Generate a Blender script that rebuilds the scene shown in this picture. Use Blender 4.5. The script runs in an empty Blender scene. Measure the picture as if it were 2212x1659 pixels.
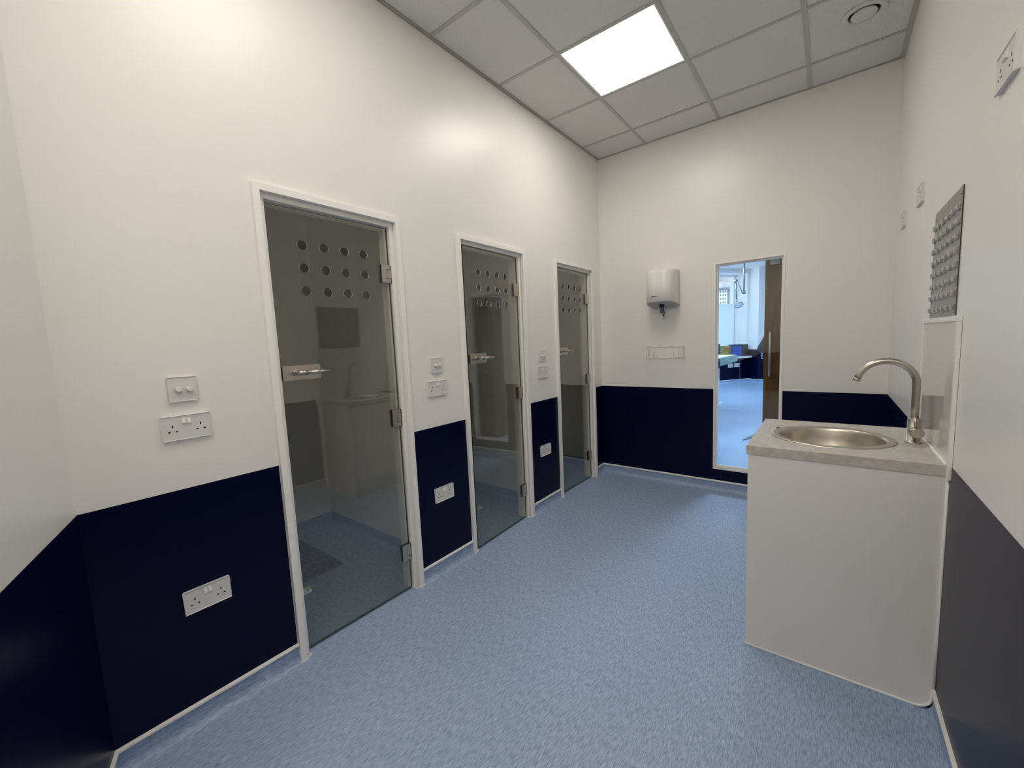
import bpy, bmesh, math, random
from mathutils import Vector, Matrix, noise
random.seed(7)
PI = math.pi
scene = bpy.context.scene
COL = scene.collection

# ------------------------------------------------------------------ camera, world, lights, exposure
W, H, DADO, COVE = 2.164, 3.10, 0.90, 0.086      # room width, ceiling height, navy dado top, cove height
def make_camera():
    yaw, pitch, roll = math.radians(37.921), math.radians(-5.980), math.radians(-2.541)
    fwd = Vector((-math.sin(yaw)*math.cos(pitch), math.cos(yaw)*math.cos(pitch), math.sin(pitch)))
    right = Vector((math.cos(yaw), math.sin(yaw), 0)); up = right.cross(fwd)
    r2 = math.cos(roll)*right + math.sin(roll)*up
    u2 = -math.sin(roll)*right + math.cos(roll)*up
    cam = bpy.data.cameras.new('camera'); o = bpy.data.objects.new('camera', cam); COL.objects.link(o)
    m = Matrix((r2, u2, -fwd)).transposed().to_4x4(); m.translation = Vector((1.8331, -3.8737, 1.3705))
    o.matrix_world = m
    cam.sensor_fit = 'HORIZONTAL'; cam.sensor_width = 36.0; cam.lens = 886.43/2212*36
    cam.shift_x = (1106-1104.05)/2212; cam.shift_y = (835.0-829.5)/2212
    cam.clip_start = 0.02; cam.clip_end = 200
    scene.camera = o
make_camera()

world = bpy.data.worlds.new('overcast_sky'); scene.world = world; world.use_nodes = True
bg = world.node_tree.nodes['Background']
bg.inputs[0].default_value = (0.66, 0.84, 1.0, 1); bg.inputs[1].default_value = 2.8

scene.view_settings.view_transform = 'Standard'; scene.view_settings.look = 'None'
scene.view_settings.gamma = 1; scene.view_settings.use_curve_mapping = False
scene.view_settings.exposure = 0.18
scene.cycles.use_denoising = True
scene.cycles.max_bounces = 14; scene.cycles.diffuse_bounces = 7; scene.cycles.glossy_bounces = 6
scene.cycles.transparent_max_bounces = 16; scene.cycles.transmission_bounces = 8
scene.cycles.sample_clamp_indirect = 8

PANEL_STRENGTH = 13.5          # the ceiling light panels give the room its light
PANEL_COLOR = (1.0, 0.935, 0.82)
def daylight(name, loc, rot, sx, sy, power, color):
    l = bpy.data.lights.new(name, 'AREA'); l.shape = 'RECTANGLE'; l.size = sx; l.size_y = sy
    l.energy = power; l.color = color
    o = bpy.data.objects.new(name, l); COL.objects.link(o); o.location = loc; o.rotation_euler = rot
    return o
# sky light also enters the examination room by an unseen added opening (left of what the camera sees)

# ------------------------------------------------------------------ materials
def mat(name, color, rough=0.5, metal=0.0, spec=0.5, **kw):
    m = bpy.data.materials.new(name); m.use_nodes = True
    p = m.node_tree.nodes['Principled BSDF']
    p.inputs['Base Color'].default_value = (*color, 1); p.inputs['Roughness'].default_value = rough
    p.inputs['Metallic'].default_value = metal; p.inputs['Specular IOR Level'].default_value = spec
    for k, v in kw.items(): p.inputs[k.replace('_', ' ')].default_value = v
    return m
def srgb(r, g, b):
    f = lambda c: (c/255/12.92) if c/255 <= .04045 else ((c/255+.055)/1.055)**2.4
    return (f(r), f(g), f(b))
def nodes(m): return m.node_tree.nodes, m.node_tree.links, m.node_tree.nodes['Principled BSDF']
def noisy(m, c1, c2, scale=(1, 1, 1), nscale=5, detail=4, lo=.35, hi=.65, bump=0.0, bdist=.001, rot=(0, 0, 0), distortion=0.0):
    n, l, p = nodes(m)
    tc = n.new('ShaderNodeTexCoord'); mp = n.new('ShaderNodeMapping'); mp.inputs['Scale'].default_value = scale
    mp.inputs['Rotation'].default_value = rot
    nz = n.new('ShaderNodeTexNoise'); nz.inputs['Scale'].default_value = nscale; nz.inputs['Detail'].default_value = detail
    nz.inputs['Distortion'].default_value = distortion
    r = n.new('ShaderNodeValToRGB'); r.color_ramp.elements[0].position = lo; r.color_ramp.elements[1].position = hi
    r.color_ramp.elements[0].color = (*c1, 1); r.color_ramp.elements[1].color = (*c2, 1)
    l.new(tc.outputs['Object'], mp.inputs[0]); l.new(mp.outputs[0], nz.inputs['Vector']); l.new(nz.outputs[0], r.inputs[0])
    l.new(r.outputs[0], p.inputs['Base Color'])
    if bump:
        b = n.new('ShaderNodeBump'); b.inputs['Strength'].default_value = bump; b.inputs['Distance'].default_value = bdist
        l.new(nz.outputs[0], b.inputs['Height']); l.new(b.outputs[0], p.inputs['Normal'])
    return nz, r
def soft_wave(m, strength=.06, scale=2.2, dist=.01):
    """very slight waviness of sheet cladding"""
    n, l, p = nodes(m)
    tc = n.new('ShaderNodeTexCoord'); nz = n.new('ShaderNodeTexNoise'); nz.inputs['Scale'].default_value = scale; nz.inputs['Detail'].default_value = 1
    b = n.new('ShaderNodeBump'); b.inputs['Strength'].default_value = strength; b.inputs['Distance'].default_value = dist
    l.new(tc.outputs['Object'], nz.inputs['Vector']); l.new(nz.outputs[0], b.inputs['Height']); l.new(b.outputs[0], p.inputs['Normal'])

M = {}
M['wall'] = mat('white_cladding', (0.85, 0.835, 0.805), .33, spec=.5); soft_wave(M['wall'], .10)
M['wall_matt'] = mat('white_paint', (0.80, 0.79, 0.77), .6)
M['navy'] = mat('navy_cladding', (0.0006, 0.0018, 0.023), .30, spec=.17); soft_wave(M['navy'], .10)
M['frame'] = mat('white_gloss_frame', (0.90, 0.885, 0.865), .32)
M['tile'] = mat('ceiling_tile', (0.66, 0.65, 0.63), .9, spec=.2)
noisy(M['tile'], (0.70, 0.69, 0.67), (0.76, 0.75, 0.73), nscale=160, detail=3, bump=.15, bdist=.0006)
M['tbar'] = mat('ceiling_bar', (0.50, 0.49, 0.475), .5)
M['valve'] = mat('valve_white', (0.70, 0.69, 0.67), .5)
M['bar_dark'] = mat('ceiling_angle', (0.42, 0.41, 0.39), .6)
M['bead'] = mat('white_sealant', (0.86, 0.85, 0.83), .3)
M['plastic'] = mat('white_plastic', (0.72, 0.70, 0.70), .28)
M['plastic2'] = mat('white_plastic_bright', (0.80, 0.78, 0.76), .22)
M['slot'] = mat('dark_slot', (0.004, 0.003, 0.003), .8)
M['steel'] = mat('brushed_nickel', (0.54, 0.505, 0.45), .30, 1.0)
M['steel_dark'] = mat('gasket_black', (0.01, 0.01, 0.01), .5)
M['sink'] = mat('sink_steel', (0.60, 0.56, 0.49), .33, 1.0)
noisy(M['sink'], (0.50, 0.46, 0.39), (0.64, 0.60, 0.53), nscale=14, detail=6, lo=.3, hi=.62)
M['lamp_metal'] = mat('grey_lamp_metal', (0.20, 0.23, 0.25), .35, .6)
M['lamp_lens'] = mat('lamp_lens', (0.9, 0.92, 0.92), .2)
M['worktop'] = mat('grey_laminate', (0.35, 0.33, 0.30), .42)
noisy(M['worktop'], (0.43, 0.41, 0.375), (0.62, 0.595, 0.55), nscale=38, detail=10, lo=.25, hi=.75)
M['vanity'] = mat('off_white_laminate', (0.80, 0.775, 0.75), .36)
M['splash'] = mat('white_acrylic', (0.70, 0.685, 0.66), .05, spec=.5)
M['board'] = mat('grey_board', (0.31, 0.30, 0.28), .5)
M['board_edge'] = mat('dark_board_edge', (0.06, 0.055, 0.045), .7)
M['clip'] = mat('grey_plastic_clip', (0.34, 0.345, 0.35), .16)
M['disp'] = mat('dispenser_white', (0.80, 0.79, 0.765), .16)
M['disp_grey'] = mat('dispenser_grey', (0.42, 0.42, 0.42), .3)
M['paper'] = mat('grey_blue_paper', (0.22, 0.24, 0.30), .9)
M['paper_white'] = mat('white_paper', (0.75, 0.74, 0.72), .9)
M['mark'] = mat('dark_print', (0.03, 0.03, 0.035), .5)
M['wire'] = mat('white_wire', (0.78, 0.77, 0.75), .3)
M['oak'] = mat('oak_veneer', (0.2, 0.1, 0.03), .5, spec=.3)
noisy(M['oak'], (0.095, 0.044, 0.010), (0.17, 0.085, 0.022), scale=(14, 14, 1.1), nscale=4, detail=8, lo=.3, hi=.7, distortion=1.2)
M['mat'] = mat('grey_shag', (0.10, 0.095, 0.085), .95, spec=.1)
noisy(M['mat'], (0.045, 0.043, 0.036), (0.15, 0.14, 0.12), nscale=60, detail=4)
M['couch'] = mat('pale_green_vinyl', (0.25, 0.37, 0.33), .45)
M['blue_box'] = mat('blue_board', (0.03, 0.09, 0.42), .5)
M['blue_dark'] = mat('dark_blue_board', (0.01, 0.03, 0.12), .5)
M['ochre'] = mat('ochre_board', (0.30, 0.25, 0.05), .5); noisy(M['ochre'], (0.16, 0.14, 0.03), (0.42, 0.34, 0.09), nscale=9, detail=5)
M['red'] = mat('dull_red', (0.4, 0.08, 0.06), .5)
M['dark_box'] = mat('dark_box', (0.02, 0.025, 0.03), .4); noisy(M['dark_box'], (0.006, 0.012, 0.008), (0.035, 0.04, 0.045), nscale=12, detail=4)
M['navy_vinyl'] = mat('navy_vinyl', (0.012, 0.02, 0.09), .4)
M['coat'] = mat('dark_coat', (0.020, 0.030, 0.050), .8); noisy(M['coat'], (0.012, 0.020, 0.035), (0.03, 0.042, 0.065), nscale=9, detail=5)
M['white'] = mat('plain_white', (0.8, 0.8, 0.8), .5)
M['brick'] = mat('far_brick', (0.55, 0.34, 0.28), .8)
n, l, p = nodes(M['brick'])
bt = n.new('ShaderNodeTexBrick'); bt.inputs['Scale'].default_value = 4.0
bt.inputs['Color1'].default_value = (0.50, 0.30, 0.25, 1); bt.inputs['Color2'].default_value = (0.62, 0.42, 0.36, 1); bt.inputs['Mortar'].default_value = (.7, .66, .6, 1)
tc = n.new('ShaderNodeTexCoord'); mp = n.new('ShaderNodeMapping'); mp.inputs['Rotation'].default_value = (PI/2, 0, 0)
l.new(tc.outputs['Object'], mp.inputs[0]); l.new(mp.outputs[0], bt.inputs['Vector']); l.new(bt.outputs[0], p.inputs['Base Color'])
M['roof'] = mat('weathered_tiles', (0.5, 0.45, 0.45), .9)
noisy(M['roof'], (0.20, 0.155, 0.17), (0.46, 0.42, 0.44), scale=(1, 1, 2), nscale=2.6, detail=6, lo=.3, hi=.65, bump=.4, bdist=.05)
M['timber'] = mat('blue_grey_timber', (0.16, 0.19, 0.30), .7)
M['pane_dark'] = mat('far_pane', (0.10, 0.14, 0.16), .1)
M['tarmac'] = mat('outside_ground', (0.25, 0.25, 0.25), .9)
M['mirror_knob'] = mat('knob_white', (0.80, 0.78, 0.77), .2)

def floor_mat(name, c1, c2, c3, rough):
    m = mat(name, c2, rough); n, l, p = nodes(m)
    tc = n.new('ShaderNodeTexCoord')
    def layer(sc, ns, det):
        mp = n.new('ShaderNodeMapping'); mp.inputs['Scale'].default_value = sc
        nz = n.new('ShaderNodeTexNoise'); nz.inputs['Scale'].default_value = ns; nz.inputs['Detail'].default_value = det
        l.new(tc.outputs['Object'], mp.inputs[0]); l.new(mp.outputs[0], nz.inputs['Vector']); return nz
    a = layer((1, .13, 1), 330, 3); b = layer((1, .22, 1), 120, 4); c = layer((1, 1, 1), 1.2, 2)
    mx = n.new('ShaderNodeMath'); mx.operation = 'MULTIPLY_ADD'; mx.inputs[1].default_value = .60
    mb = n.new('ShaderNodeMath'); mb.operation = 'MULTIPLY_ADD'; mb.inputs[1].default_value = .32
    mc = n.new('ShaderNodeMath'); mc.operation = 'MULTIPLY'; mc.inputs[1].default_value = .08
    l.new(c.outputs[0], mc.inputs[0]); l.new(b.outputs[0], mb.inputs[0]); l.new(mc.outputs[0], mb.inputs[2])
    l.new(a.outputs[0], mx.inputs[0]); l.new(mb.outputs[0], mx.inputs[2])
    r = n.new('ShaderNodeValToRGB'); e = r.color_ramp.elements
    e[0].position = .38; e[0].color = (*c1, 1); e[1].position = .50; e[1].color = (*c2, 1)
    x = e.new(.62); x.color = (*c3, 1)
    l.new(mx.outputs[0], r.inputs[0]); l.new(r.outputs[0], p.inputs['Base Color'])
    return m
M['floor'] = floor_mat('blue_vinyl', (0.205, 0.275, 0.425), (0.315, 0.408, 0.60), (0.43, 0.52, 0.72), .48)
M['floor_far'] = floor_mat('blue_vinyl_far', (0.24, 0.36, 0.56), (0.32, 0.45, 0.66), (0.40, 0.53, 0.74), .26)

def glass(name, tint, rough=0.0, n_=1.52):
    """one face of a pane: fresnel reflection over a tinted clear body (the tint counts once per face)"""
    m = bpy.data.materials.new(name); m.use_nodes = True; n = m.node_tree.nodes; l = m.node_tree.links; n.clear()
    out = n.new('ShaderNodeOutputMaterial'); mix = n.new('ShaderNodeMixShader')
    tr = n.new('ShaderNodeBsdfTransparent'); tr.inputs[0].default_value = (*tint, 1)
    gl = n.new('ShaderNodeBsdfGlossy'); gl.inputs['Roughness'].default_value = rough; gl.inputs['Color'].default_value = (1, 1, 1, 1)
    fr = n.new('ShaderNodeFresnel'); ge = n.new('ShaderNodeNewGeometry')
    ior = n.new('ShaderNodeMix'); ior.data_type = 'FLOAT'; ior.inputs[2].default_value = n_; ior.inputs[3].default_value = 1/n_
    l.new(ge.outputs['Backfacing'], ior.inputs[0]); l.new(ior.outputs[0], fr.inputs['IOR'])
    l.new(fr.outputs[0], mix.inputs[0]); l.new(tr.outputs[0], mix.inputs[1]); l.new(gl.outputs[0], mix.inputs[2]); l.new(mix.outputs[0], out.inputs[0])
    return m
M['glass_tint'] = glass('grey_tinted_glass', (0.87, 0.873, 0.845), n_=1.72)
M['glass_clear'] = glass('clear_glass', (0.96, 0.975, 0.975))
M['glass_edge'] = mat('dark_green_glass_edge', (0.03, 0.05, 0.045), .15)
M['glass_rim'] = mat('polished_hole_rim', (0.42, 0.43, 0.40), .3)
M['frosted'] = mat('frosted_film', (0.8, 0.9, 1.0), .6, Transmission_Weight=0.0)
def frosted():
    m = bpy.data.materials.new('frosted_film_pane'); m.use_nodes = True; n = m.node_tree.nodes; l = m.node_tree.links; n.clear()
    out = n.new('ShaderNodeOutputMaterial'); mix = n.new('ShaderNodeMixShader'); mix.inputs[0].default_value = .35
    t = n.new('ShaderNodeBsdfTranslucent'); t.inputs[0].default_value = (0.80, 0.88, 0.92, 1); d = n.new('ShaderNodeBsdfDiffuse'); d.inputs[0].default_value = (.8, .86, .9, 1)
    l.new(t.outputs[0], mix.inputs[1]); l.new(d.outputs[0], mix.inputs[2]); l.new(mix.outputs[0], out.inputs[0]); return m
M['frosted'] = frosted()
def emit(name, color, s):
    m = bpy.data.materials.new(name); m.use_nodes = True; n = m.node_tree.nodes; l = m.node_tree.links; n.clear()
    o = n.new('ShaderNodeOutputMaterial'); e = n.new('ShaderNodeEmission'); e.inputs[0].default_value = (*color, 1); e.inputs[1].default_value = s
    l.new(e.outputs[0], o.inputs[0]); return m
M['panel_light'] = emit('lit_diffuser', PANEL_COLOR, PANEL_STRENGTH*.84)
M['panel_fill_near'] = emit('fill_diffuser_near', PANEL_COLOR, PANEL_STRENGTH*1.15)  # for the unseen fill panels added behind the camera
M['panel_light_dim'] = emit('lit_diffuser_dim', PANEL_COLOR, PANEL_STRENGTH*.60)
M['panel_light_cool'] = emit('lit_diffuser_cool', (0.62, 0.82, 1.0), 60.0)  # cool colour and strength stand in for daylight in the far room

# ------------------------------------------------------------------ mesh helpers
def BM(): return bmesh.new()
def add_box(bm, x0, x1, y0, y1, z0, z1, bev=0.0, seg=2):
    vs = [bm.verts.new((x, y, z)) for x in (x0, x1) for y in (y0, y1) for z in (z0, z1)]
    F = [(0, 1, 3, 2), (4, 6, 7, 5), (0, 4, 5, 1), (2, 3, 7, 6), (0, 2, 6, 4), (1, 5, 7, 3)]
    fs = [bm.faces.new([vs[i] for i in f]) for f in F]
    if bev:
        es = list({e for f in fs for e in f.edges})
        bmesh.ops.bevel(bm, geom=es, offset=bev, segments=seg, profile=.5, affect='EDGES')
    return bm
def basis(d):
    d = Vector(d).normalized(); a = Vector((0, 0, 1)) if abs(d.z) < .9 else Vector((1, 0, 0))
    u = d.cross(a).normalized(); return d, u, d.cross(u).normalized()
def add_cyl(bm, p0, p1, r0, r1=None, seg=24, caps=True):
    r1 = r0 if r1 is None else r1; p0 = Vector(p0); p1 = Vector(p1); d, u, v = basis(p1-p0)
    A = [bm.verts.new(p0 + (u*math.cos(t)+v*math.sin(t))*r0) for t in [2*PI*i/seg for i in range(seg)]]
    B = [bm.verts.new(p1 + (u*math.cos(t)+v*math.sin(t))*r1) for t in [2*PI*i/seg for i in range(seg)]]
    for i in range(seg):
        f = bm.faces.new((A[i], A[(i+1) % seg], B[(i+1) % seg], B[i])); f.smooth = True
    if caps: bm.faces.new(A[::-1]); bm.faces.new(B)
    return bm
def add_tube(bm, pts, r, seg=12, closed=False):
    pts = [Vector(p) for p in pts]; n = len(pts); rings = []; u = None
    for i, p in enumerate(pts):
        if closed: d = pts[(i+1) % n]-pts[i-1]
        else: d = pts[min(i+1, n-1)]-pts[max(i-1, 0)]
        d.normalize()
        if u is None: _, u, _v = basis(d)
        u = (u - d*u.dot(d)).normalized(); v = d.cross(u)
        rr = r[i] if isinstance(r, (list, tuple)) else r
        rings.append([bm.verts.new(p+(u*math.cos(2*PI*k/seg)+v*math.sin(2*PI*k/seg))*rr) for k in range(seg)])
    for i in range(n if closed else n-1):
        a, b = rings[i], rings[(i+1) % n]
        for k in range(seg):
            f = bm.faces.new((a[k], a[(k+1) % seg], b[(k+1) % seg], b[k])); f.smooth = True
    if not closed: bm.faces.new(rings[0][::-1]); bm.faces.new(rings[-1])
    return bm
def add_lathe(bm, prof, c, seg=48, smooth=True):
    """profile [(r, z)] turned about the vertical through c"""
    rings = []
    for r, z in prof:
        if r < 1e-6: rings.append([bm.verts.new((c[0], c[1], c[2]+z))])
        else: rings.append([bm.verts.new((c[0]+r*math.cos(2*PI*k/seg), c[1]+r*math.sin(2*PI*k/seg), c[2]+z)) for k in range(seg)])
    for a, b in zip(rings, rings[1:]):
        for k in range(seg):
            q = (a[k % len(a)], a[(k+1) % len(a)], b[(k+1) % len(b)], b[k % len(b)])
            q = [v for i, v in enumerate(q) if v not in q[:i]]
            if len(q) > 2:
                f = bm.faces.new(q); f.smooth = smooth
    return bm
def add_prism(bm, poly, axis, a, b, holes=(), side_mat=0, hole_mat=0):
    """polygon (u,v) extruded along axis; axis x: (u,v)=(y,z); y: (x,z); z: (x,y)"""
    def P(u, v, t): return {'x': (t, u, v), 'y': (u, t, v), 'z': (u, v, t)}[axis]
    loops = [list(poly)] + [list(h) for h in holes]; rings = []; edges = []
    for lp in loops:
        va = [bm.verts.new(P(u, v, a)) for u, v in lp]; rings.append(va)
        edges += [bm.edges.new((va[i], va[(i+1) % len(va)])) for i in range(len(va))]
    if holes or len(poly) > 4:
        g = bmesh.ops.triangle_fill(bm, use_beauty=True, use_dissolve=False, edges=edges)
        faces = [f for f in g['geom'] if isinstance(f, bmesh.types.BMFace)]
    else:
        faces = [bm.faces.new(rings[0])]
    rb = [[bm.verts.new(P(u, v, b)) for u, v in lp] for lp in loops]
    mp = {v: w for A, B in zip(rings, rb) for v, w in zip(A, B)}
    for f in faces: bm.faces.new([mp[v] for v in f.verts][::-1])
    for li, (A, B) in enumerate(zip(rings, rb)):
        for i in range(len(A)):
            f = bm.faces.new((A[i], A[(i+1) % len(A)], B[(i+1) % len(A)], B[i])); f.material_index = side_mat if li == 0 else hole_mat
            if li > 0: f.smooth = True
    return bm
def rect(u0, u1, v0, v1): return [(u0, v0), (u1, v0), (u1, v1), (u0, v1)]
def circle(cu, cv, r, n=24): return [(cu+r*math.cos(2*PI*i/n), cv+r*math.sin(2*PI*i/n)) for i in range(n)]
def rrect(u0, u1, v0, v1, r, n=4):
    pts = []
    for (cx, cy, t0) in ((u1-r, v0+r, -PI/2), (u1-r, v1-r, 0), (u0+r, v1-r, PI/2), (u0+r, v0+r, PI)):
        pts += [(cx+r*math.cos(t0+PI/2*i/n), cy+r*math.sin(t0+PI/2*i/n)) for i in range(n+1)]
    return pts
def origin(o):
    v = Vector((0, 0, 0)); 
    while o is not None: v += o.location; o = o.parent
    return v
def obj(name, bm, mats, parent=None, local=False, loc=None):
    """one mesh object; geometry is given in world coordinates unless local"""
    bmesh.ops.recalc_face_normals(bm, faces=bm.faces)
    me = bpy.data.meshes.new(name)
    o = bpy.data.objects.new(name, me); COL.objects.link(o)
    if parent is not None: o.parent = parent
    if loc is not None and parent is None: o.location = loc
    if not local:
        off = origin(o)
        if off.length: bmesh.ops.translate(bm, verts=bm.verts, vec=-off)
    bm.to_mesh(me); bm.free()
    for m in (mats if isinstance(mats, (list, tuple)) else [mats]): me.materials.append(M[m] if isinstance(m, str) else m)
    return o
def tag(o, label=None, cat=None, group=None, kind=None):
    for k, v in (('label', label), ('category', cat), ('group', group), ('kind', kind)):
        if v: o[k] = v
    return o
def thing(name, label, cat, loc=(0, 0, 0), rz=0.0, group=None, kind=None):
    o = bpy.data.objects.new(name, None); COL.objects.link(o); o.empty_display_size = .05
    o.location = loc; o.rotation_euler = (0, 0, rz)
    return tag(o, label, cat, group, kind)
KIDS = {}
def copy_tree(o, parent=None):
    c = o.copy(); COL.objects.link(c)
    if parent is not None: c.parent = parent
    for ch in list(o.children): copy_tree(ch, c)
    return c

# ------------------------------------------------------------------ the shell
DOORS = [(-3.145, -2.441), (-2.012, -1.310), (-0.881, -0.184)]
DH = 2.052
NEAR = (0.62, -3.741 - 0.333*0.62)      # the oblique wall's far end, behind the camera

bm = BM(); add_prism(bm, [(-1.5, 0.35), (-1.5, -7.4), (2.4, -7.4), (2.4, 0.12), (0.0, 0.12), (0.0, 0.35)], 'z', -0.06, 0.0)
floor = tag(obj('floor', bm, 'floor'), 'blue flecked vinyl floor of the near room', 'floor', kind='structure')

def upper_with_openings():
    pts = [(-3.741, 0.0)]
    for a, b in DOORS: pts += [(a+.01, 0), (a+.01, DH-.01), (b-.01, DH-.01), (b-.01, 0)]
    pts += [(0.0, 0.0), (0.0, H+.1), (-3.741, H+.1)]
    return pts
bm = BM(); add_prism(bm, upper_with_openings(), 'x', -0.10, 0.0)
wl = tag(obj('wall_left', bm, 'wall'), 'white clad wall with three glass doors and a navy lower band', 'wall', kind='structure')
edges = [-3.741] + [e for d in DOORS for e in d] + [0.0]
for a, b in zip(edges[0::2], edges[1::2]):
    bm = BM(); add_box(bm, -0.001, 0.0015, a+(.002 if a > -3.7 else 0), b-.002 if b < 0 else b, 0.0, DADO); obj('dado_panel', bm, 'navy', wl)

# far wall with its internal window
WX0, WX1, WZ0, WZ1 = 1.045, 1.545, 0.190, 1.965
bm = BM(); add_prism(bm, rect(-0.10, 2.30, 0, H+.1), 'y', 0.0, 0.12, holes=[rect(WX0, WX1, WZ0, WZ1)])
wf = tag(obj('wall_far', bm, 'wall'), 'white end wall with a tall internal window', 'wall', kind='structure')
bm = BM(); add_prism(bm, [(0, 0), (2.164, 0), (2.164, DADO), (WX1, DADO), (WX1, WZ0), (WX0, WZ0), (WX0, DADO), (0, DADO)], 'y', -0.0015, 0.001)
obj('dado_panel', bm, 'navy', wf)
# right wall
bm = BM(); add_box(bm, W, W+.12, -7.4, 0.0, 0, H+.1)
wr = tag(obj('wall_right', bm, 'wall'), 'white clad wall behind the vanity with a navy lower band', 'wall', kind='structure')
bm = BM(); add_box(bm, W-.0015, W+.001, -7.2, 0.0, 0, DADO); obj('dado_panel', bm, 'navy', wr)
# oblique wall at the near left, running behind the camera
def oblique(bm, t0, t1, z0, z1):
    d = Vector((1, -0.333, 0)).normalized(); n = Vector((-0.333, -1, 0)).normalized()   # n points out of the room
    p = Vector((0, -3.741, 0)); a = p; b = p + d*(0.62/d.x)
    v = [a+n*t0, b+n*t0, b+n*t1, a+n*t1]
    add_prism(bm, [(q.x, q.y) for q in v], 'z', z0, z1)
bm = BM(); oblique(bm, 0, .12, 0, H+.1)
wn = tag(obj('wall_near', bm, 'wall'), 'white clad wall at the left edge, set at an angle', 'wall', kind='structure')
bm = BM(); oblique(bm, -.0015, .001, 0, DADO); obj('dado_panel', bm, 'navy', wn)
bm = BM(); add_box(bm, .50, .62, -7.2, NEAR[1]-.12, 0, H+.1); add_box(bm, .50, W, -7.4, -7.2, 0, H+.1)
wb = tag(obj('wall_back', bm, 'wall'), 'white wall of the passage behind the camera', 'wall', kind='structure')

bm = BM(); add_box(bm, .619, .6215, -7.2, NEAR[1]-.12, 0, DADO); add_box(bm, .62, W-.002, -7.201, -7.1985, 0, DADO); obj('dado_panel', bm, 'navy', wb)

# coved skirting
def cove(bm, p, q, z0=0.0):
    """coved skirting from p to q (xy), the room on the left of p->q"""
    p = Vector((*p, 0)); q = Vector((*q, 0)); d = (q-p).normalized(); n = Vector((-d.y, d.x, 0))
    prof = [(0.0, z0-.002), (.050, z0-.002)]
    R = .034
    prof += [(.005+R-R*math.sin(t), z0+R-R*math.cos(t)) for t in [PI/2*i/16 for i in range(0, 17)]]
    prof += [(.004, z0+.080), (0, z0+.080)]
    a = [bm.verts.new(p+n*u+Vector((0, 0, v))) for u, v in prof]; b = [bm.verts.new(q+n*u+Vector((0, 0, v))) for u, v in prof]
    k = len(prof)
    for i in range(k):
        f = bm.faces.new((a[i], a[(i+1) % k], b[(i+1) % k], b[i])); f.smooth = False
    bm.faces.new(a[::-1]); bm.faces.new(b)
def cap(bm, p, q, z0=0.0):
    p = Vector((*p, 0)); q = Vector((*q, 0)); d = (q-p).normalized(); n = Vector((-d.y, d.x, 0))
    prof = [(0, z0+.075), (.009, z0+.075), (.011, z0+.078), (.011, z0+.084), (.008, z0+.089), (0, z0+.090)]
    a = [bm.verts.new(p+n*u+Vector((0, 0, v))) for u, v in prof]; b = [bm.verts.new(q+n*u+Vector((0, 0, v))) for u, v in prof]
    for i in range(6): bm.faces.new((a[i], a[(i+1) % 6], b[(i+1) % 6], b[i]))
    bm.faces.new(a[::-1]); bm.faces.new(b)
def baseboard(name, segs, label, z0=0.0, with_cap=True, m='floor'):
    bm = BM()
    for p, q in segs: cove(bm, p, q, z0)
    o = tag(obj(name, bm, m), label, 'skirting', kind='structure')
    if with_cap:
        for p, q in segs:
            bm = BM(); cap(bm, p, q, z0); obj('cap_strip', bm, 'bead', o)
    return o
segs = [((0, b), (0, a)) for a, b in zip(edges[0::2], edges[1::2])]
baseboard('baseboard_left', segs, 'blue coved skirting with white cap under the navy band, left wall')
baseboard('baseboard_far', [((W, 0), (0, 0))], 'blue coved skirting with white cap along the end wall')
baseboard('baseboard_right', [((W, -7.2), (W, -1.94)), ((W, -1.28), (W, 0))], 'blue coved skirting with white cap beside the vanity')
baseboard('baseboard_near', [((0, -3.741), NEAR)], 'blue coved skirting at the foot of the angled wall')

# ---- ceiling grid
GX = [0.471+.6*k for k in range(3)]
GY = [-0.330-.6*k for k in range(12)]
bm = BM(); add_box(bm, -0.02, 2.30, -7.4, 0.12, H+.05, H+.10)
ceil = tag(obj('ceiling', bm, 'wall_matt'), 'suspended ceiling of grey white tiles in a metal grid', 'ceiling', kind='structure')
xs = [0.0]+GX+[W]; ys = [0.0]+GY+[-7.2]
LIGHTS = [(1, 2), (1, 5), (2, 7), (2, 10)]          # the grid cells that hold light panels
VENT = (1.930, -0.672)
def tile_mesh(w, d):
    bm = BM(); add_box(bm, -w/2, w/2, -d/2, d/2, 0, .018); return bm
cache = {}
for i in range(4):
    for j in range(len(ys)-1):
        x0, x1, y1, y0 = xs[i]+.004, xs[i+1]-.004, ys[j]-.004, ys[j+1]+.004
        if (i, j) in LIGHTS: continue
        if i == 3 and j == 1:
            bm = BM(); add_prism(bm, rect(x0, x1, y0, y1), 'z', H+.0035, H+.0215, holes=[circle(VENT[0], VENT[1], .078, 32)])
            obj('ceiling_tile', bm, 'tile', ceil); continue
        key = (round(x1-x0, 3), round(y1-y0, 3))
        if key not in cache:
            o = obj('ceiling_tile', tile_mesh(*key), 'tile', ceil, local=True); cache[key] = o.data
        else:
            o = bpy.data.objects.new('ceiling_tile', cache[key]); COL.objects.link(o); o.parent = ceil
        o.location = ((x0+x1)/2, (y0+y1)/2, H+.0035+random.uniform(-.0006, .0008))
        o.rotation_euler = (random.uniform(-.0012, .0012), random.uniform(-.0012, .0012), 0)
for x in GX:
    bm = BM(); add_box(bm, x-.012, x+.012, -7.2, -.001, H-.0005, H+.002); add_box(bm, x-.002, x+.002, -7.2, -.001, H+.002, H+.04); obj('grid_bar', bm, 'tbar', ceil)
for y in GY:
    for a, b in zip(xs, xs[1:]):
        bm = BM(); add_box(bm, a+.012, b-.012, y-.012, y+.012, H-.0003, H+.002); obj('grid_bar', bm, 'tbar', ceil)
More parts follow.
